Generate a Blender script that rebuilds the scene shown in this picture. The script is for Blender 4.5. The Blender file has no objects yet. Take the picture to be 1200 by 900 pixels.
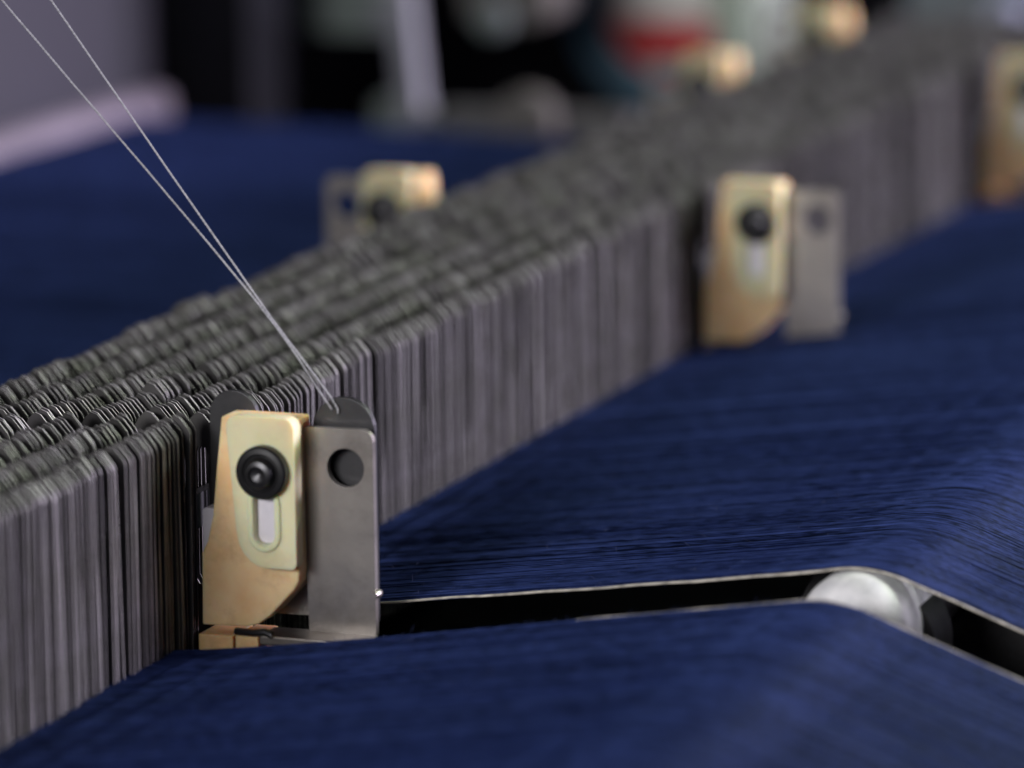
import bpy, bmesh, math, random
import numpy as np
from mathutils import Matrix, Vector

S = 0.001                       # all measures below are millimetres
sc = bpy.context.scene
C = sc.collection
random.seed(7)
rng = np.random.default_rng(11)

# ------------------------------------------------------------------ camera
cam = bpy.data.cameras.new('camera')
cam.sensor_width = 36.0
cam.lens = 165.0
cam.clip_start = 0.02
cam.clip_end = 60.0
cam.dof.use_dof = True
cam.dof.focus_distance = 1.358
cam.dof.aperture_fstop = 6.5
cam.dof.aperture_blades = 0
cob = bpy.data.objects.new('camera', cam)
C.objects.link(cob)
right = Vector((0.93959, 0.34208, -0.01179))
down = Vector((0.05309, -0.17966, -0.98230))
fwd = Vector((-0.33814, 0.92234, -0.18697))
m = Matrix.Identity(4)
for i in range(3):
    m[i][0] = right[i]; m[i][1] = -down[i]; m[i][2] = -fwd[i]
m.translation = Vector((532.55, -1193.49, 324.04)) * S
cob.matrix_world = m
sc.camera = cob

# ------------------------------------------------------------------ light
w = bpy.data.worlds.new('World'); sc.world = w; w.use_nodes = True
bg = w.node_tree.nodes['Background']
bg.inputs['Color'].default_value = (0.62, 0.60, 0.78, 1)
bg.inputs['Strength'].default_value = 0.045


def area(name, loc, target, size, size_y, power, col):
    l = bpy.data.lights.new(name, 'AREA')
    l.shape = 'RECTANGLE'; l.size = size; l.size_y = size_y
    l.energy = power; l.color = col
    o = bpy.data.objects.new(name, l); C.objects.link(o)
    o.location = loc
    o.rotation_euler = (Vector(target) - Vector(loc)).to_track_quat('-Z', 'Y').to_euler()
    return o


area('window_light', (2.3, 1.6, 0.56), (0.05, 0.2, 0), 0.9, 0.6, 158, (0.88, 0.78, 1.0))
hall = area('hall_tube_light', (-0.1, -1.75, 0.55), (0.24, -0.08, 0), 0.9, 0.35, 2.45, (1.0, 0.97, 0.98))
hall.data.spread = math.radians(44)
aisle = area('aisle_tube_light', (1.6, 1.7, 1.7), (0.16, 0.35, 0), 1.2, 0.3, 10, (0.90, 1.0, 0.80))
aisle.data.spread = math.radians(70)
back_fill = area('background_fill_light', (-0.42, 0.25, 0.36), (-0.25, 1.42, 0.05), 0.30, 0.10, 0.13, (0.95, 1.0, 0.97))  # unseen lamp added to brighten the far background
back_fill.data.spread = math.radians(28)

sc.render.engine = 'CYCLES'
sc.cycles.use_denoising = True
sc.cycles.max_bounces = 4
sc.cycles.use_adaptive_sampling = True
sc.cycles.adaptive_threshold = 0.02
sc.view_settings.view_transform = 'Standard'
sc.view_settings.look = 'None'
sc.view_settings.exposure = 0.0
sc.view_settings.gamma = 1.0

# ------------------------------------------------------------------ materials
MATS = {}


def mat(name, col, rough=0.5, metal=0.0, var=0.15, scale=60.0, bump=0.0, bscale=400.0,
        rvar=0.1, sss=0.0, sheen=0.0, col2=None, stretch=(1, 1, 1), spec=0.5, island=0.0, edge=0.0, dirt=0.0, dirt_col=(0.05, 0.035, 0.02), dscale=55.0):
    mt = bpy.data.materials.new(name); mt.use_nodes = True
    nt = mt.node_tree; nd = nt.nodes; L = nt.links
    b = nd['Principled BSDF']
    b.inputs['Metallic'].default_value = metal
    b.inputs['Specular IOR Level'].default_value = spec
    tc = nd.new('ShaderNodeTexCoord')
    mp = nd.new('ShaderNodeMapping'); mp.inputs['Scale'].default_value = stretch
    L.new(tc.outputs['Object'], mp.inputs['Vector'])
    n = nd.new('ShaderNodeTexNoise'); n.inputs['Scale'].default_value = scale
    n.inputs['Detail'].default_value = 6
    L.new(mp.outputs['Vector'], n.inputs['Vector'])
    mix = nd.new('ShaderNodeMix'); mix.data_type = 'RGBA'
    c2 = col2 if col2 else tuple(c * (1 - var) for c in col)
    c1 = col if col2 else tuple(min(1, c * (1 + var)) for c in col)
    mix.inputs['A'].default_value = (*c1, 1); mix.inputs['B'].default_value = (*c2, 1)
    rp = nd.new('ShaderNodeMapRange')
    rp.inputs['From Min'].default_value = 0.35; rp.inputs['From Max'].default_value = 0.65
    L.new(n.outputs['Fac'], rp.inputs['Value'])
    L.new(rp.outputs['Result'], mix.inputs['Factor'])
    outc = mix.outputs['Result']
    if island:
        oi = nd.new('ShaderNodeObjectInfo'); ge = nd.new('ShaderNodeNewGeometry')
        ad = nd.new('ShaderNodeMath'); ad.operation = 'ADD'
        fr = nd.new('ShaderNodeMath'); fr.operation = 'FRACT'
        L.new(oi.outputs['Random'], ad.inputs[0]); L.new(ge.outputs['Random Per Island'], ad.inputs[1])
        L.new(ad.outputs[0], fr.inputs[0])
        r2 = nd.new('ShaderNodeMapRange')
        r2.inputs['To Min'].default_value = 1 - island; r2.inputs['To Max'].default_value = 1 + island
        L.new(fr.outputs[0], r2.inputs['Value'])
        hs = nd.new('ShaderNodeHueSaturation')
        L.new(outc, hs.inputs['Color']); L.new(r2.outputs['Result'], hs.inputs['Value'])
        outc = hs.outputs['Color']
    if dirt:
        n3 = nd.new('ShaderNodeTexNoise'); n3.inputs['Scale'].default_value = dscale; n3.inputs['Detail'].default_value = 9
        n3.inputs['Roughness'].default_value = 0.7
        L.new(tc.outputs['Object'], n3.inputs['Vector'])
        r3 = nd.new('ShaderNodeMapRange'); r3.inputs['From Min'].default_value = 0.50; r3.inputs['From Max'].default_value = 0.72
        r3.inputs['To Max'].default_value = dirt
        L.new(n3.outputs['Fac'], r3.inputs['Value'])
        m3 = nd.new('ShaderNodeMix'); m3.data_type = 'RGBA'
        L.new(r3.outputs['Result'], m3.inputs['Factor']); L.new(outc, m3.inputs['A'])
        m3.inputs['B'].default_value = (*dirt_col, 1)
        outc = m3.outputs['Result']
    if edge:  # dark faces, bright edges: shade between the plates put into the colour
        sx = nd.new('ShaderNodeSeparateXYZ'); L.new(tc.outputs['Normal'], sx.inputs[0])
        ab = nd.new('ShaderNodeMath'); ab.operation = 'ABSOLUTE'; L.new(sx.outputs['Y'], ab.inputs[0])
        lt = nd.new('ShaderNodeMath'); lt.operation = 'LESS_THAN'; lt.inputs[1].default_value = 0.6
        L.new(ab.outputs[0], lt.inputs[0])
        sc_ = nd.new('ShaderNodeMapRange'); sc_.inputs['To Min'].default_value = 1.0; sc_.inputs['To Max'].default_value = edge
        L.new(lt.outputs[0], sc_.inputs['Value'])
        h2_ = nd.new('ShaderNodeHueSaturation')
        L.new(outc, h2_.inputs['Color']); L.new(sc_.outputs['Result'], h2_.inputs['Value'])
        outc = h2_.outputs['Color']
    L.new(outc, b.inputs['Base Color'])
    rr = nd.new('ShaderNodeMapRange')
    rr.inputs['To Min'].default_value = max(0.02, rough - rvar); rr.inputs['To Max'].default_value = min(1, rough + rvar)
    L.new(n.outputs['Fac'], rr.inputs['Value']); L.new(rr.outputs['Result'], b.inputs['Roughness'])
    if bump:
        n2 = nd.new('ShaderNodeTexNoise'); n2.inputs['Scale'].default_value = bscale; n2.inputs['Detail'].default_value = 4
        L.new(mp.outputs['Vector'], n2.inputs['Vector'])
        bp = nd.new('ShaderNodeBump'); bp.inputs['Strength'].default_value = bump; bp.inputs['Distance'].default_value = 0.0004
        L.new(n2.outputs['Fac'], bp.inputs['Height']); L.new(bp.outputs['Normal'], b.inputs['Normal'])
    if sss:
        b.inputs['Subsurface Weight'].default_value = sss
        b.inputs['Subsurface Radius'].default_value = (1.0, 0.5, 0.2)
        b.inputs['Subsurface Scale'].default_value = 0.004
    if sheen:
        b.inputs['Sheen Weight'].default_value = sheen
        b.inputs['Sheen Roughness'].default_value = 0.4
    MATS[name] = mt
    return mt


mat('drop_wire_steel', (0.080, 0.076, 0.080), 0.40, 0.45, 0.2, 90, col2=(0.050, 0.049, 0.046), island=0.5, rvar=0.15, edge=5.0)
mat('plate_steel', (0.30, 0.28, 0.26), 0.36, 0.88, 0.10, 120, bump=0.04, bscale=900, rvar=0.12, dirt=0.55, dirt_col=(0.12, 0.10, 0.085), dscale=45)
mat('white_tab_slot_light', (0.72, 0.70, 0.76), 0.35, 0.3, 0.1, 120)  # white tab colour, also stands for light showing through the slot
mat('dark_steel', (0.055, 0.055, 0.058), 0.40, 0.85, 0.2, 150)
mat('roller_steel', (0.90, 0.90, 0.91), 0.5, 0.1, 0.1, 160, col2=(0.66, 0.67, 0.69), bump=0.2, bscale=700)
mat('yellowed_nylon', (0.74, 0.70, 0.47), 0.6, 0, 0.1, 70, col2=(0.70, 0.65, 0.40), sss=0.8, bump=0.10, bscale=300, spec=0.18, dirt=0.28, dirt_col=(0.38, 0.26, 0.11), dscale=60)
mat('amber_nylon', (0.84, 0.63, 0.37), 0.6, 0, 0.1, 110, col2=(0.78, 0.52, 0.27), sss=0.8, bump=0.12, bscale=350, spec=0.18, dirt=0.45, dirt_col=(0.36, 0.19, 0.08), dscale=75)
mat('black_oxide', (0.012, 0.012, 0.013), 0.34, 0.3, 0.2, 200)
mat('white_yarn', (0.40, 0.40, 0.43), 0.85, 0, 0.2, 900, bump=0.4, bscale=3000)
mat('edge_yarn', (0.46, 0.43, 0.38), 0.85, 0, 0.35, 260, bump=0.4, bscale=3000)
mat('machine_black', (0.008, 0.008, 0.011), 0.7, 0, 0.3, 20, spec=0.08)
mat('panel_grey', (0.036, 0.034, 0.047), 0.5, 0, 0.12, 6)
mat('beam_pink', (0.24, 0.20, 0.255), 0.45, 0, 0.15, 14)
mat('bar_grey', (0.22, 0.22, 0.25), 0.45, 0.2, 0.15, 20)
mat('housing_grey_green', (0.20, 0.235, 0.225), 0.5, 0, 0.15, 18)
mat('foot_grey', (0.085, 0.082, 0.085), 0.5, 0.2, 0.2, 20)
mat('knob_grey', (0.10, 0.09, 0.085), 0.5, 0, 0.2, 30)
mat('disc_white', (0.62, 0.58, 0.56), 0.5, 0, 0.06, 20)
mat('disc_red', (0.46, 0.008, 0.014), 0.5, 0, 0.1, 20)
mat('disc_blue', (0.07, 0.16, 0.24), 0.5, 0, 0.2, 20)
mat('can_pale_green', (0.36, 0.41, 0.35), 0.5, 0, 0.1, 20)
mat('pipe_slate', (0.12, 0.14, 0.16), 0.5, 0.1, 0.2, 20)
mat('lavender_plastic', (0.42, 0.44, 0.58), 0.5, 0, 0.1, 20)


def indigo():
    mt = bpy.data.materials.new('indigo_yarn'); mt.use_nodes = True
    nt = mt.node_tree; nd = nt.nodes; L = nt.links
    b = nd['Principled BSDF']
    at = nd.new('ShaderNodeAttribute'); at.attribute_name = 'shade'
    tc = nd.new('ShaderNodeTexCoord')
    mp = nd.new('ShaderNodeMapping'); mp.inputs['Scale'].default_value = (0.13, 1, 1)
    L.new(tc.outputs['Object'], mp.inputs['Vector'])
    n = nd.new('ShaderNodeTexNoise'); n.inputs['Scale'].default_value = 1000; n.inputs['Detail'].default_value = 3
    L.new(mp.outputs['Vector'], n.inputs['Vector'])
    r1 = nd.new('ShaderNodeMapRange')
    r1.inputs['From Min'].default_value = 0.3; r1.inputs['From Max'].default_value = 0.7
    r1.inputs['To Min'].default_value = -0.4; r1.inputs['To Max'].default_value = 0.6
    L.new(n.outputs['Fac'], r1.inputs['Value'])
    ad = nd.new('ShaderNodeMath'); ad.operation = 'ADD'
    L.new(at.outputs['Fac'], ad.inputs[0]); L.new(r1.outputs['Result'], ad.inputs[1])
    cr = nd.new('ShaderNodeValToRGB')
    e = cr.color_ramp.elements
    e[0].position = 0.0; e[0].color = (0.0005, 0.0010, 0.0060, 1)
    e[1].position = 1.0; e[1].color = (0.0062, 0.0108, 0.052, 1)
    L.new(ad.outputs[0], cr.inputs['Fac'])
    L.new(cr.outputs['Color'], b.inputs['Base Color'])
    b.inputs['Roughness'].default_value = 0.6
    b.inputs['Specular IOR Level'].default_value = 0.4
    b.inputs['Specular Tint'].default_value = (0.16, 0.30, 1.0, 1)
    mr = nd.new('ShaderNodeMapRange')
    mr.inputs['From Min'].default_value = 0.0; mr.inputs['From Max'].default_value = 1.0
    mr.inputs['To Min'].default_value = 0.01; mr.inputs['To Max'].default_value = 0.28
    L.new(ad.outputs[0], mr.inputs['Value']); L.new(mr.outputs['Result'], b.inputs['Sheen Weight'])
    b.inputs['Sheen Roughness'].default_value = 0.5
    b.inputs['Sheen Tint'].default_value = (0.20, 0.32, 1.0, 1)
    MATS['indigo_yarn'] = mt


indigo()


# ------------------------------------------------------------------ helpers
def link(name, me, material, parent=None):
    o = bpy.data.objects.new(name, me); C.objects.link(o)
    if material:
        me.materials.append(MATS[material])
    if parent:
        o.parent = parent
    return o


def tag(o, label=None, cat=None, group=None, kind=None):
    if label: o['label'] = label
    if cat: o['category'] = cat
    if group: o['group'] = group
    if kind: o['kind'] = kind
    return o


def empty(name, loc=(0, 0, 0)):
    o = bpy.data.objects.new(name, None); C.objects.link(o)
    o.empty_display_size = 0.01
    o.location = Vector(loc) * S
    return o


def bevelled(o, width, seg=2, angle=35):
    md = o.modifiers.new('bevel', 'BEVEL')
    md.width = width * S; md.segments = seg; md.limit_method = 'ANGLE'
    md.angle_limit = math.radians(angle); md.harden_normals = False
    return o


def smooth(me, angle=35):
    for p in me.polygons:
        p.use_smooth = True
    try:
        me.set_sharp_from_angle(angle=math.radians(angle))
    except Exception:
        pass


def plate_mesh(name, outline, y0, y1, holes=(), flip=1):
    """outline and holes are (x, z) loops in mm, extruded from y0 to y1."""
    bm = bmesh.new()
    loops = [outline] + list(holes)
    edges = []
    for lp in loops:
        vs = [bm.verts.new((flip * x * S, y0 * S, z * S)) for x, z in lp]
        for i in range(len(vs)):
            edges.append(bm.edges.new((vs[i], vs[(i + 1) % len(vs)])))
    r = bmesh.ops.triangle_fill(bm, edges=edges, use_beauty=True, use_dissolve=False)
    faces = [g for g in r['geom'] if isinstance(g, bmesh.types.BMFace)]
    ex = bmesh.ops.extrude_face_region(bm, geom=faces)
    vs = [g for g in ex['geom'] if isinstance(g, bmesh.types.BMVert)]
    bmesh.ops.translate(bm, verts=vs, vec=(0, (y1 - y0) * S, 0))
    bmesh.ops.recalc_face_normals(bm, faces=bm.faces)
    me = bpy.data.meshes.new(name); bm.to_mesh(me); bm.free()
    return me


def arc(cx, cz, r, a0, a1, n):
    return [(cx + r * math.cos(math.radians(a0 + (a1 - a0) * i / n)),
             cz + r * math.sin(math.radians(a0 + (a1 - a0) * i / n))) for i in range(n + 1)]


def circle(cx, cz, r, n=28):
    return arc(cx, cz, r, 0, 360, n)[:-1]


def lathe_y(name, prof, n=40, cx=0, cz=0, flip=1):
    """profile of (y, radius) swept round an axis along y."""
    verts = []; faces = []
    for y, r in prof:
        for k in range(n):
            a = 2 * math.pi * k / n
            verts.append((flip * (cx + r * math.cos(a)) * S, y * S, (cz + r * math.sin(a)) * S))
    for i in range(len(prof) - 1):
        for k in range(n):
            a = i * n + k; b = i * n + (k + 1) % n
            faces.append((a, b, b + n, a + n))
    faces.append(tuple(range(n)))
    faces.append(tuple(range((len(prof) - 1) * n, len(prof) * n)))
    me = bpy.data.meshes.new(name); me.from_pydata(verts, [], faces)
    bm = bmesh.new(); bm.from_mesh(me); bmesh.ops.recalc_face_normals(bm, faces=bm.faces); bm.to_mesh(me); bm.free()
    smooth(me, 30)
    return me


def tube_mesh(name, pts, r, n=8, twist=0.0):
    pts = [Vector(p) for p in pts]
    verts = []; faces = []
    for i, p in enumerate(pts):
        t = (pts[min(i + 1, len(pts) - 1)] - pts[max(i - 1, 0)]).normalized()
        u = t.cross(Vector((0, 1, 0)))
        if u.length < 1e-4: u = t.cross(Vector((1, 0, 0)))
        u.normalize(); v = t.cross(u)
        for k in range(n):
            a = 2 * math.pi * k / n + twist * i
            verts.append((p + u * math.cos(a) * r + v * math.sin(a) * r) * S)
    for i in range(len(pts) - 1):
        for k in range(n):
            a = i * n + k; b = i * n + (k + 1) % n
            faces.append((a, b, b + n, a + n))
    faces.append(tuple(range(n))); faces.append(tuple(range((len(pts) - 1) * n, len(pts) * n)))
    me = bpy.data.meshes.new(name); me.from_pydata(verts, [], faces)
    smooth(me, 50)
    return me


def box_mesh(name, x0, x1, y0, y1, z0, z1):
    return plate_mesh(name, [(x0, z0), (x1, z0), (x1, z1), (x0, z1)], y0, y1)


# ------------------------------------------------------------------ the warp sheet
RX, RZ, RR = 189.0, -10.4, 42.0         # roller axis and the radius the yarns run on
EZ = 14.2                               # axis of the round end piece in the gap
AL, AR = math.radians(8.8), math.radians(20.5)


def sheet_path():
    x1 = RX - RR * math.sin(AL); z1 = RZ + RR * math.cos(AL)
    ta = math.tan(AL)
    pts = []
    for x in list(range(-620, -120, 50)) + list(range(-110, 60, 12)) + list(range(64, 178, 12)):
        # level behind the drop wires, easing into the climb to the roller
        e = 15.0; x0 = -5.0
        soft = e * math.log1p(math.exp(min(40, (x - x0) / e)))
        soft_end = e * math.log1p(math.exp((x1 - x0) / e))
        pts.append((x, z1 - ta * (soft_end - soft)))
    for i in range(13):
        a = math.pi / 2 + AL - (AL + AR) * i / 12
        pts.append((RX + RR * math.cos(a), RZ + RR * math.sin(a)))
    x2 = RX + RR * math.sin(AR); z2 = RZ + RR * math.cos(AR)
    for d in (15, 35, 60, 100, 160, 240):
        pts.append((x2 + d, z2 - math.tan(AR) * d))
    return np.array(pts)


PATH = sheet_path()


def smooth_noise(x, wl, seed):
    r = np.random.default_rng(seed)
    k = np.arange(int(x.min() / wl) - 2, int(x.max() / wl) + 4)
    v = r.normal(size=len(k))
    t = x / wl - k[0]
    i = np.floor(t).astype(int); f = t - i; f = f * f * (3 - 2 * f)
    return v[i] * (1 - f) + v[i + 1] * f


def base_height(y):
    """the yarns ride a few mm lower this side of the near bracket."""
    return np.interp(y, [-400, -8, 14, 300, 500, 880, 1100], [-0.5, -0.5, 2.2, 2.8, 2.2, -3.5, -4])


def sheet_fade(x):
    t = np.clip((x - 10) / 165.0, 0, 1)
    u = np.clip((x + 420) / 280.0, 0, 1)
    return (1 - t * t * (3 - 2 * t)) * (u * u * (3 - 2 * u))


def build_sheet(name, y0, y1, seed, label):
    pitch = 0.42
    ys = np.arange(y0, y1, pitch)
    n = len(ys); P = len(PATH)
    ys = ys + rng.normal(size=n) * 0.07
    hz = (0.13 * rng.normal(size=n) + 0.13 * smooth_noise(ys, 2.2, seed) + 0.10 * smooth_noise(ys, 7, seed + 1))
    hz = np.clip(hz, -0.7, 0.7)
    shade = 0.42 + 0.10 * rng.normal(size=n) + 0.10 * smooth_noise(ys, 1.7, seed + 2) + 0.05 * smooth_noise(ys, 9, seed + 3)
    dark = rng.random(n) < 0.03
    shade[dark] -= 0.18; hz[dark] -= 0.3
    shade = np.clip(shade, 0.05, 0.85)
    rad = 0.25
    # wandering of each yarn along its length
    wob = np.zeros((n, P)); wz = np.zeros((n, P))
    for q in range(3):
        ph = rng.random(n) * 6.28; fr = 0.012 * (q + 1) * (0.7 + 0.6 * rng.random(n))
        wob += (0.16 / (q + 1)) * np.sin(PATH[None, :, 0] * fr[:, None] + ph[:, None])
        wz += (0.12 / (q + 1)) * np.sin(PATH[None, :, 0] * fr[:, None] * 1.3 + ph[:, None] * 2)
    onroll = (np.abs(PATH[:, 0] - RX) < 16)
    amp = np.where(onroll, 0.25, 1.0)
    bh = base_height(ys)
    fade = sheet_fade(PATH[:, 0])
    cx = np.broadcast_to(PATH[None, :, 0], (n, P))
    cy = ys[:, None] + wob
    cz = PATH[None, :, 1] + (hz[:, None] + wz) * amp[None, :] + bh[:, None] * fade[None, :]
    off = [(-rad, -rad * 0.55), (0.0, rad), (rad, -rad * 0.55)]
    V = np.empty((n, P, 3, 3))
    for k, (dy, dz) in enumerate(off):
        V[:, :, k, 0] = cx; V[:, :, k, 1] = cy + dy; V[:, :, k, 2] = cz + dz
    V = V.reshape(-1, 3) * S
    a = (np.arange(n)[:, None, None] * P + np.arange(P - 1)[None, :, None]) * 3
    k = np.arange(2)[None, None, :]; k2 = k + 1
    F = np.stack([a + k, a + 3 + k, a + 3 + k2, a + k2], -1).reshape(-1, 4)
    me = bpy.data.meshes.new(name)
    me.vertices.add(len(V)); me.vertices.foreach_set('co', V.ravel())
    me.loops.add(F.size); me.loops.foreach_set('vertex_index', F.ravel().astype(np.int32))
    me.polygons.add(len(F)); me.polygons.foreach_set('loop_start', np.arange(0, F.size, 4, dtype=np.int32))
    me.update(calc_edges=True)
    me.polygons.foreach_set('use_smooth', np.ones(len(F), dtype=bool))
    at = me.attributes.new('shade', 'FLOAT', 'POINT')
    at.data.foreach_set('value', np.repeat(shade, P * 3).astype(np.float32))
    o = link(name, me, 'indigo_yarn')
    tag(o, label, 'warp yarn', kind='stuff')
    return o


GAP0, GAP1 = -20.0, 20.0
build_sheet('warp_yarns', -300, GAP0, 100, 'indigo warp yarns on the near side of the black gap')
build_sheet('warp_yarns', GAP1, 1042, 200, 'indigo warp yarns stretching away beyond the black gap')


def edge_yarn(y, x0, r, label):
    pts = []
    xs = PATH[:, 0]
    for x in np.concatenate([np.arange(x0, 180, 9), np.linspace(180, 200, 14), np.arange(206, 420, 9)]):
        z = float(np.interp(x, xs, PATH[:, 1])) + float(base_height(np.array(y))) * float(sheet_fade(np.array(x)))
        if -RR * math.sin(AL) < x - RX < RR * math.sin(AR):
            z = RZ + math.sqrt(RR ** 2 - (x - RX) ** 2)
        pts.append((x, y + 0.25 * math.sin(x * 0.11), z + 0.15 + 0.12 * math.sin(x * 0.21)))
    return tag(link('edge_yarn', tube_mesh('edge_yarn', pts, r, 7), 'edge_yarn'), label, 'yarn')


edge_yarn(GAP1 - 0.3, 34, 0.34, 'pale edge yarn bounding the far side of the black gap')
edge_yarn(GAP0 + 0.3, 120, 0.32, 'pale edge yarn bounding the near side of the black gap over the roller')

# black bed added below the yarns to keep the gap dark
slab = link('dark_slab', box_mesh('dark_slab', -700, 470, -420, 1440, -120, -45), 'machine_black')
tag(slab, kind='structure')

# ------------------------------------------------------------------ roller
r = empty('guide_roller', (RX - 0.5, 0, EZ))
tag(r, 'bright steel guide roller end showing in the black gap of the blue warp', 'roller')
me = lathe_y('roller_end', [(7.0 + 12 * (1 - math.cos(t)), 16.9 * math.sin(t)) for t in [0.06, 0.2, 0.35, 0.5, 0.65, 0.8, 0.95, 1.1, 1.25, 1.4, 1.5708]] + [(46, 16.9)], 72)
link('roller_end', me, 'roller_steel', r)
link('shaft', lathe_y('shaft', [(46.2, 14.6), (90, 14.6)], 48), 'dark_steel', r)
link('roller_tube', lathe_y('roller_tube', [(90.2, 40.6), (91, 41.2), (1060, 41.2)], 64, 0.5, RZ - EZ), 'dark_steel', r)
me = plate_mesh('bearing_holder', arc(2, -6, 18.5, 0, 80, 28) + [(2, -52), (20.5, -52)], 26, 44)
o = link('bearing_holder', me, 'black_oxide', r); smooth(me, 30)
r2 = empty('guide_roller', (RX, 0, RZ))
tag(r2, 'guide roller hidden under the near blue warp at the lower right ridge', 'roller')
link('roller_tube', lathe_y('roller_tube', [(-300, 41.2), (-44, 41.2), (-43, 40.6)], 64), 'dark_steel', r2)

# ------------------------------------------------------------------ brackets


def rounded_rect(x0, x1, z0, z1, rr):
    """rr: radii for (br, tr, tl, bl)"""
    p = []
    p += arc(x1 - rr[0], z0 + rr[0], rr[0], -90, 0, 5)
    p += arc(x1 - rr[1], z1 - rr[1], rr[1], 0, 90, 5)
    p += arc(x0 + rr[2], z1 - rr[2], rr[2], 90, 180, 5)
    p += arc(x0 + rr[3], z0 + rr[3], rr[3], 180, 270, 5)
    return p


def slot_loop(cx, z0, z1, r, n=8):
    return arc(cx, z1 - r, r, 0, 180, n) + arc(cx, z0 + r, r, 180, 360, n)


def bracket(x, y, z, label, flip=1, group=None, lugs=False):
    b = empty('rail_bracket', (x, y, z))
    tag(b, label, 'bracket', group)
    # nylon clamp: amber body and a proud yellowed face with the slot
    body = [(10.0, 69.4), (8.2, 55), (6.6, 40.4), (4.8, 33), (3.0, 29.5), (2.6, 8.6), (16.5, 8.9), (20.0, 10.0), (23.5, 12.6), (31.0, 20.6), (32.4, 23.0), (32.8, 26.5), (32.4, 69.3)]
    me = plate_mesh('clamp_body', body, -6, 5, [slot_loop(24.6, 36.2, 50, 2.7)], flip)
    o = link('clamp_body', me, 'amber_nylon', b); bevelled(o, 1.8, 4, 50); smooth(o.data, 60)
    face = [(fx + (70.8 - fz) * 0.085 * max(0, (33.9 - fx) / 21), fz) for fx, fz in rounded_rect(13.2, 33.9, 27.6, 70.8, (1.8, 3.4, 3.6, 9.5))]
    me = plate_mesh('clamp_face', face, -10.8, -5.6, [slot_loop(24.6, 34.2, 52, 3.1)], flip)
    o = link('clamp_face', me, 'yellowed_nylon', b); bevelled(o, 2.0, 4); smooth(o.data, 60)
    me = plate_mesh('slot_rim', slot_loop(24.6, 32.2, 51, 5.0, 10), -11.7, -10.5, [slot_loop(24.6, 34.1, 50.2, 3.15, 10)], flip)
    o = link('slot_rim', me, 'yellowed_nylon', b); bevelled(o, 0.55, 3); smooth(o.data, 60)
    # flanged socket screw
    R = 7.6
    prof = [(-10.6, R), (-13.4, R), (-14.0, R - 0.6), (-14.2, 5.6), (-13.7, 5.0)]
    scw = link('screw', lathe_y('screw', prof, 36, 24.9, 55.4, flip), 'black_oxide', b)
    prof = [(-13.5, 4.7), (-14.9, 4.5), (-16.1, 3.7), (-16.5, 2.5), (-15.6, 2.3), (-14.6, 0.3)]
    link('screw_centre', lathe_y('screw_centre', prof, 30, 24.9, 55.4, flip), 'dark_steel', scw)
    # white tab beside the clamp
    me = plate_mesh('white_tab', rounded_rect(2.2, 6.4, 21, 42, (0.8, 2.0, 1.2, 0.8)), -3, 2, (), flip)
    bevelled(link('white_tab', me, 'white_tab_slot_light', b), 0.5, 2)
    me = plate_mesh('slot_light_patch', rounded_rect(21.7, 27.5, 34.4, 52, (2.6, 2.6, 2.6, 2.6)), -8.6, -7.2, (), flip)  # pale insert added for the light seen through the slot
    link('slot_light_patch', me, 'white_tab_slot_light', b)
    # folded steel plate
    pl = rounded_rect(31.5, 53.3, 7.4, 66.6, (0.6, 3.4, 2.0, 0.6))
    pl = [(max(px, 31.5), pz) for px, pz in pl]
    # the plate narrows below the clamp
    out = []
    for px, pz in pl:
        out.append((33.0 if (px < 40 and pz < 45) else px, pz))
    me = plate_mesh('steel_plate', out, 0.0, 2.2, [circle(45.0, 55.4, 5.6)], flip)
    if flip == 1:
        pass
    o = link('steel_plate', me, 'plate_steel', b); bevelled(o, 0.5, 2)
    me = plate_mesh('plate_foot', [(21.5, 5.0), (53.2, 5.0), (53.2, 7.6), (21.5, 7.6)], -9.5, 2.0, (), flip)
    o = link('plate_foot', me, 'plate_steel', b); bevelled(o, 0.4, 2)
    me = lathe_y('pin', [(-1.2, 0.9), (0.4, 1.3), (1.8, 1.3), (3, 0.9)], 14, 53.5, 19.6, flip)
    link('pin', me, 'plate_steel', b)
    # base blocks
    me = plate_mesh('base_block', [(2.6, -6), (13.2, -6), (13.2, 6.7), (2.6, 6.7)], -9, 6, (), flip)
    o = link('base_block', me, 'amber_nylon', b); bevelled(o, 0.5, 2)
    me = plate_mesh('base_block', [(14.0, -6), (21.0, -6), (21.0, 6.9), (14.0, 6.9)], -9, 6, (), flip)
    o = link('base_block', me, 'amber_nylon', b); bevelled(o, 0.5, 2)
    me = tube_mesh('lever', [(flip * 14, -8, 8.0), (flip * 20, -10, 8.4), (flip * 24, -10.5, 9.0), (flip * 26, -10.5, 8.2)], 1.1, 8)
    link('lever', me, 'dark_steel', b)
    # rounded lugs behind clamp and steel plate
    if not lugs:
        return b
    lug = [(33.0, 10), (51.6, 10)] + arc(42.3, 65.0, 9.4, 0, 180, 16)
    me = plate_mesh('round_lug', lug, 5.6, 7.8, (), flip)
    o = link('round_lug', me, 'dark_steel', b); bevelled(o, 0.5, 2)
    lug = [(1.2, 10), (16.0, 10)] + arc(8.6, 67.2, 7.4, 0, 180, 14)
    me = plate_mesh('round_lug', lug, 5.6, 7.8, (), flip)
    o = link('round_lug', me, 'dark_steel', b); bevelled(o, 0.5, 2)
    me = plate_mesh('spacer', [(1, 10), (46, 10), (46, 52), (1, 52)], 8.0, 10.0, (), flip)
    link('spacer', me, 'plate_steel', b)
    return b


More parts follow.
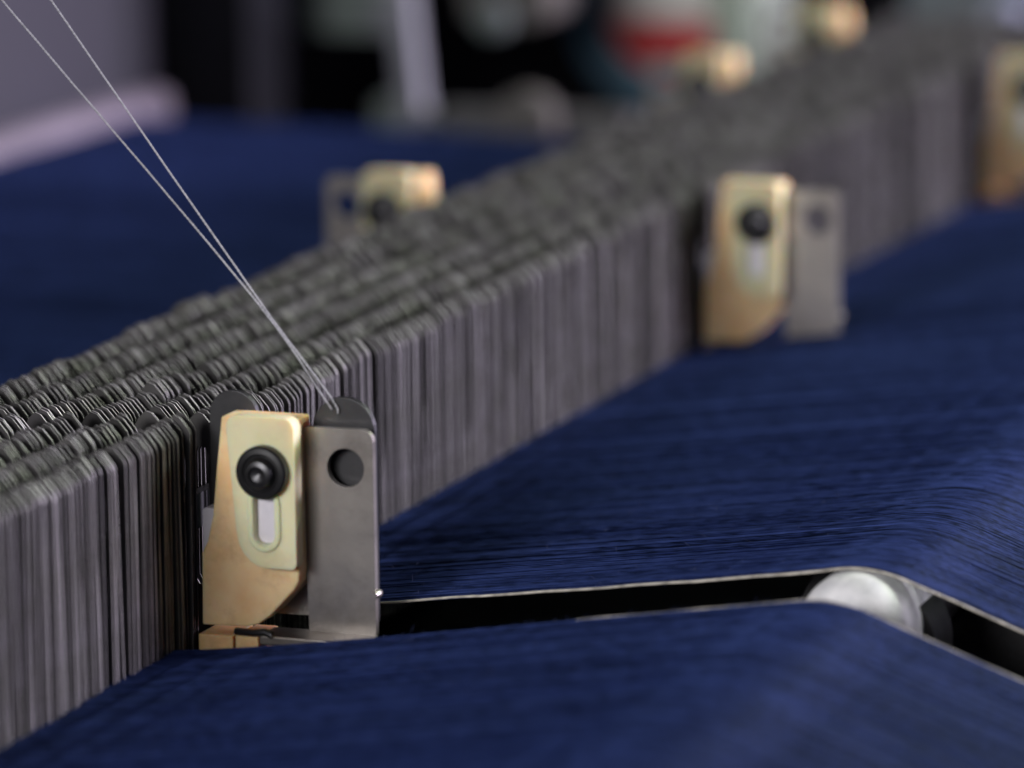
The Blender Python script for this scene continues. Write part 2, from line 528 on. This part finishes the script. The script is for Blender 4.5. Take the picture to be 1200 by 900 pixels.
BRACKETS = [0, 468, 866, 1092]
bracket(0, 0, 0, 'sharp cream nylon and steel bracket nearest the camera, with white yarns tied behind it', lugs=True)
bracket(0, 468, 0.4, 'blurred cream bracket with black screw halfway along the right face of the drop wires')
bracket(0, 888, -1.0, 'most distant right side bracket, cream and blurred, cut by the right edge of the photo')
REAR = -103.0
bracket(REAR, 478, -3, 'blurred cream bracket on the left side of the drop wires, against the dark blue warp', -1)
bracket(REAR, 876, -3, 'blurred cream bracket behind the drop wires, below the pale green canister', -1)
bracket(REAR, 1062, -1, 'farthest cream bracket at the top right, behind the end of the drop wires', -1)

# ------------------------------------------------------------------ drop wires
ROWS = [-4.3 - 17.2 * i for i in range(6)]
OUT = [(-4.2, -24), (4.2, -24), (4.2, 59.8), (3.6, 61.2), (0.9, 64.3), (-0.9, 64.9), (-3.1, 62.9), (-4.2, 60.6)]
TH = 0.36
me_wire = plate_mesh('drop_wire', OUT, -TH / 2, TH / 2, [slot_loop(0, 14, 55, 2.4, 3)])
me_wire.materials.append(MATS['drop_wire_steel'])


def top_offset(y):
    return float(np.interp(y, [-300, -2, 12, 60, 250, 420, 900, 1100], [4.2, 3.6, 1.6, 0.2, 0.8, 2.0, 2.2, 1.2]))


def row_drop(y):
    return float(np.interp(y, [-100, 60, 300], [1.35, 0.9, 0.6]))


wires = []                      # (row, y, x, z, yaw, pitch, roll)
for ri, rx in enumerate(ROWS):
    y = -290.0
    lr = np.random.default_rng(50 + ri)
    while y < 1085:
        run = int(lr.integers(3, 12))
        gyaw = lr.normal() * 1.6; gpit = lr.normal() * 0.4; gz = lr.normal() * 0.4; gx = lr.normal() * 0.22
        if lr.random() < 0.05: gz += 1.8
        step = 1.65 + 0.4 * lr.random() + (0.9 if -2 < y < 90 else 0.0)
        for k in range(run):
            if any(bk - 0.5 < y < bk + 11 for bk in BRACKETS):
                y += step; continue
            wires.append((ri, y, rx + gx + lr.normal() * 0.3, gz + lr.normal() * 0.25 + top_offset(y) - ri * row_drop(y),
                          gyaw + lr.normal() * 1.3, gpit + lr.normal() * 0.2, lr.normal() * 0.4))
            y += step * (0.8 + 0.4 * lr.random())
        y += 0.1 + 2.2 * lr.random() ** 2
# the 300 that show largest: the front row from the frame edge to past the near bracket, then the crests nearest the focus
front = [q for q in wires if q[0] == 0 and -134 < q[1] < 400]
ROWLAB = ['front', 'second', 'third', 'fourth', 'fifth', 'rearmost']
near = []
for ri in range(1, 6):
    c0 = 20 + 27 * ri
    cand = sorted([q for q in wires if q[0] == ri], key=lambda q: abs(q[1] - c0))
    near += cand[:30]
front = sorted(front, key=lambda q: abs(q[1] - 60))[:300 - len(near)]
solo = front + near
solo_set = set(id(q) for q in solo)
for q in solo:
    ri, y, x, z, yaw, pit, rol = q
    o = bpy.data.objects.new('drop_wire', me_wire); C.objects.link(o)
    o.location = (x * S, y * S, z * S)
    o.rotation_euler = (math.radians(pit), math.radians(rol), math.radians(yaw))
    if ri == 0:
        if y < 0:
            lab = 'thin steel drop wire in the front row, on the near side of the sharp bracket'
        else:
            lab = 'thin steel drop wire in the front row, just beyond the sharp bracket'
    else:
        lab = 'thin steel drop wire with dull crest in the %s row left of the sharp bracket' % ROWLAB[ri]
    tag(o, lab, 'drop wire', lab.replace('thin steel drop wire', 'drop wires').replace(' with dull crest', ''))

rest = [q for q in wires if id(q) not in solo_set]
ol = np.array(OUT); no = len(ol)
V = np.empty((len(rest), 2 * no, 3))
for i, (ri, y, x, z, yaw, pit, rol) in enumerate(rest):
    M = np.array(Matrix.Rotation(math.radians(yaw), 3, 'Z') @ Matrix.Rotation(math.radians(rol), 3, 'Y') @ Matrix.Rotation(math.radians(pit), 3, 'X'))
    L = np.empty((2 * no, 3))
    L[:no, 0] = ol[:, 0]; L[:no, 1] = -TH / 2; L[:no, 2] = ol[:, 1]
    L[no:, 0] = ol[:, 0]; L[no:, 1] = TH / 2; L[no:, 2] = ol[:, 1]
    V[i] = L @ M.T + np.array([x, y, z])
faces = []
for i in range(len(rest)):
    b0 = i * 2 * no
    faces.append([b0 + k for k in range(no)])
    faces.append([b0 + no + k for k in reversed(range(no))])
    for k in range(no):
        k2 = (k + 1) % no
        faces.append([b0 + k, b0 + no + k, b0 + no + k2, b0 + k2])
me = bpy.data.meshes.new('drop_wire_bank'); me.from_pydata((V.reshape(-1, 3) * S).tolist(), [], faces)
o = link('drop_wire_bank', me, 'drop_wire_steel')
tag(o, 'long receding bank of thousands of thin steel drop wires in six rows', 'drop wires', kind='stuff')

# contact rails threaded through the slots
for ri, rx in enumerate(ROWS):
    o = link('contact_rail', box_mesh('contact_rail', rx - 1.6, rx + 1.6, -300, 1100, 34, 44), 'dark_steel')
    tag(o, 'dark steel contact rail threaded through the %s row of drop wires' % ROWLAB[ri], 'rail', 'contact rails')

# ------------------------------------------------------------------ white yarns tied at the near bracket


def strand(label, pts, seed):
    rr = random.Random(seed)
    P = [Vector(p) for p in pts]
    out = []
    for i in range(len(P) - 1):
        for k in range(12):
            t = k / 12
            p0 = P[max(i - 1, 0)]; p1 = P[i]; p2 = P[i + 1]; p3 = P[min(i + 2, len(P) - 1)]
            q = 0.5 * ((2 * p1) + (p2 - p0) * t + (2 * p0 - 5 * p1 + 4 * p2 - p3) * t * t + (3 * p1 - p0 - 3 * p2 + p3) * t ** 3)
            out.append(q + Vector((rr.uniform(-.06, .06), 0, rr.uniform(-.06, .06))))
    out.append(P[-1])
    # two plies twisted round each other
    fine = []
    for a, b2 in zip(out[:-1], out[1:]):
        n = max(1, int((b2 - a).length / 0.35))
        fine += [a.lerp(b2, k / n) for k in range(n)]
    fine.append(out[-1])
    o = empty('white_yarn')
    for ply in range(2):
        pl = []
        for k, p in enumerate(fine):
            an = k * 0.35 * 2 * math.pi / 2.3 + ply * math.pi
            pl.append(p + Vector((0.15 * math.cos(an) * 0.8, 0.15 * math.sin(an), 0.15 * math.cos(an) * 0.6)))
        link('ply', tube_mesh('ply', pl, 0.165 + 0.015 * ply, 6), 'white_yarn', o)
    return tag(o, label, 'yarn')


strand('lower left of two thin white yarns rising from the sharp bracket',
       [(-120.0, 22.0, 238.5), (-86.68, 18.9, 204.3), (-65.5, 16.8, 182.4), (11.67, 9.55, 103.4), (36.1, 5.0, 75.0), (39.3, 4.6, 71.0)], 1)
strand('upper right of two thin white yarns rising from the sharp bracket',
       [(-97.0, 30.5, 237.0), (-69.35, 25.1, 203.6), (-52.2, 21.6, 182.2), (12.2, 10.9, 103.7), (37.9, 5.4, 75.4), (41.2, 4.6, 70.0)], 2)

# ------------------------------------------------------------------ far background (out of focus)
fr = empty('loom_side_frame', (0, 1440, 0))
tag(fr, 'black loom side frame closing the background behind the warp', 'loom frame')
bevelled(link('frame_wall', box_mesh('frame_wall', -1300, 900, 60, 120, -400, 420), 'machine_black', fr), 6)
link('frame_rib', box_mesh('frame_rib', -640, -600, 20, 58, -400, 420), 'machine_black', fr)
# selvedge guard: dark post at the far end of the pink beam
o = bevelled(link('frame_post', box_mesh('frame_post', -560, -455, 1098, 1150, -190, 330), 'machine_black'), 4)
tag(o, 'black frame post at the far end of the pale beam', 'post')

pn = link('side_panel', box_mesh('side_panel', -545, -507, 420, 1092, 2, 330), 'panel_grey')
bevelled(pn, 3); tag(pn, 'grey lavender side panel above the pale beam at top left', 'panel')
bm_ = link('back_beam', plate_mesh('back_beam', rounded_rect(-548, -494, -12, 13, (6, 9, 9, 6)), 420, 1086), 'beam_pink')
smooth(bm_.data, 40); tag(bm_, 'pale pinkish back beam running along the left edge of the blue warp', 'beam')

# steel upright and housings on the left
o = link('upright_bar', plate_mesh('upright_bar', [(-364, -30), (-350, -30), (-364, 120), (-378, 120)], 1090, 1104), 'bar_grey')
bevelled(o, 2); tag(o, 'pale grey upright bar leaning in the blurred background', 'bar')
h = empty('gear_housing', (-430, 1200, 0)); tag(h, 'grey green machine housing blurred left of the pale upright bar', 'housing')
link('cover', plate_mesh('cover', rounded_rect(-50, 20, 30, 130, (8, 8, 8, 12)), 0, 40), 'housing_grey_green', h)
link('cap', lathe_y('cap', [(-14, 9), (-12, 12), (2, 12)], 24, 20, 42), 'bar_grey', h)
link('lower_arm', plate_mesh('lower_arm', rounded_rect(8, 36, -48, -4, (4, 4, 4, 4)), -6, 10), 'housing_grey_green', h)
h2 = empty('motor_box', (-366, 1230, 8)); tag(h2, 'grey box blurred at the top right of the pale upright bar', 'box')
link('case', plate_mesh('case', rounded_rect(-16, 32, 26, 120, (10, 8, 8, 10)), 0, 50), 'knob_grey', h2)
link('cable_gland', lathe_y('cable_gland', [(-12, 7), (-11, 9), (2, 9)], 20, 4, 30), 'housing_grey_green', h2)
o = link('floor_rail', plate_mesh('floor_rail', rounded_rect(-346, -240, -14, 6, (3, 3, 3, 3)), 1090, 1112), 'foot_grey')
tag(o, 'low dark grey rail along the far edge of the blue warp', 'rail')
o = link('clamp_knob', lathe_y('clamp_knob', [(1062, 13), (1064, 16), (1080, 16), (1082, 13), (1090, 7)], 28, -288, 4), 'knob_grey')
tag(o, 'brownish grey round knob at the far edge of the blue warp', 'knob')

# round disc: blue rim, white face, red lower segment
d = empty('round_disc', (-318, 1370, 24)); tag(d, 'round blue rimmed disc with white face and red lower segment', 'disc')
link('rim', lathe_y('rim', [(0, 48), (3, 52), (20, 52), (22, 48)], 56), 'disc_blue', d)
link('face', lathe_y('face', [(-4, 35), (-2.5, 37), (2, 37)], 48, 8, 4), 'disc_white', d)
red = arc(16, 10, 43, 195, 345, 20)
link('red_segment', plate_mesh('red_segment', red, -8, -4.6), 'disc_red', d)

c = empty('canister', (-262, 1380, -6)); tag(c, 'pale green white canister right of the round disc', 'canister')
vp = [(0, 22), (2, 25), (78, 25), (84, 20), (86, 12), (104, 12)]
def lathe_z(name, prof, n=36):
    verts = []; faces = []
    for z, rad in prof:
        for k in range(n):
            a = 2 * math.pi * k / n
            verts.append((rad * math.cos(a) * S, rad * math.sin(a) * S, z * S))
    for i in range(len(prof) - 1):
        for k in range(n):
            a = i * n + k; b = i * n + (k + 1) % n
            faces.append((a, b, b + n, a + n))
    faces.append(tuple(reversed(range(n)))); faces.append(tuple(range((len(prof) - 1) * n, len(prof) * n)))
    me = bpy.data.meshes.new(name); me.from_pydata(verts, [], faces); smooth(me, 30)
    return me
link('can_body', lathe_z('can_body', vp), 'can_pale_green', c)
link('lid', lathe_z('lid', [(104.2, 14), (112, 14), (114, 11)]), 'housing_grey_green', c)

o = link('slate_duct', plate_mesh('slate_duct', rounded_rect(-175, 40, -60, 120, (10, 10, 10, 10)), 1400, 1440), 'pipe_slate')
bevelled(o, 3); tag(o, 'slate grey duct at the top right behind the drop wires', 'duct')
o = link('round_button', lathe_y('round_button', [(1372, 9), (1374, 12), (1399, 12)], 28, -112, 26), 'lavender_plastic')
tag(o, 'pale lavender round button at the top right corner', 'button')

# ------------------------------------------------------------------ lint: loose fibres on the gap edges and over the yarns
verts = []; faces = []
lr = np.random.default_rng(5)


def fibre(p, d, r):
    d = np.array(d, float); L = np.linalg.norm(d); d /= L
    side = np.cross(d, [0.3, 0.5, 0.8]); side /= np.linalg.norm(side)
    up = np.cross(d, side)
    bend = lr.normal(size=2) * 0.35 * L
    b0 = len(verts)
    for i in range(5):
        t = i / 4
        c = np.array(p) + d * L * t + (side * bend[0] + up * bend[1]) * t * t
        for a in range(3):
            an = a * 2.094
            verts.append(tuple((c + (side * math.cos(an) + up * math.sin(an)) * r) * S))
    for i in range(4):
        for a in range(3):
            q = b0 + i * 3 + a; q2 = b0 + i * 3 + (a + 1) % 3
            faces.append((q, q2, q2 + 3, q + 3))


def sheet_z(x, y):
    return float(np.interp(x, PATH[:, 0], PATH[:, 1])) + float(base_height(np.array(y))) * float(sheet_fade(np.array(x)))


for k in range(150):
    x = lr.uniform(50, 300); y = GAP0 + lr.uniform(-1.5, 0.3)
    fibre((x, y, sheet_z(x, y) + 0.2), (lr.normal() * 1.2, lr.uniform(0.2, 1.2), lr.uniform(0.2, 1.0)), 0.05)
for k in range(110):
    x = lr.uniform(50, 300); y = GAP1 + lr.uniform(-0.3, 1.5)
    fibre((x, y, sheet_z(x, y) + 0.2), (lr.normal() * 1.2, lr.uniform(-1.2, -0.2), lr.uniform(-0.3, 0.9)), 0.05)
for k in range(500):
    x = lr.uniform(20, 300); y = GAP1 + 1 + 300 * lr.random() ** 1.6 if lr.random() < 0.7 else GAP0 - 1 - 120 * lr.random()
    fibre((x, y, sheet_z(x, y) + 0.35), (lr.normal() * 1.2, lr.normal() * 0.8, abs(lr.normal()) * 0.5 + 0.1), 0.045)
me = bpy.data.meshes.new('lint'); me.from_pydata(verts, [], faces)
mat('lint_blue', (0.035, 0.05, 0.12), 0.9, 0, 0.3, 900)
o = link('lint', me, 'lint_blue')
tag(o, 'fine blue lint fibres standing up from the warp yarns and gap edges', 'lint', kind='stuff')
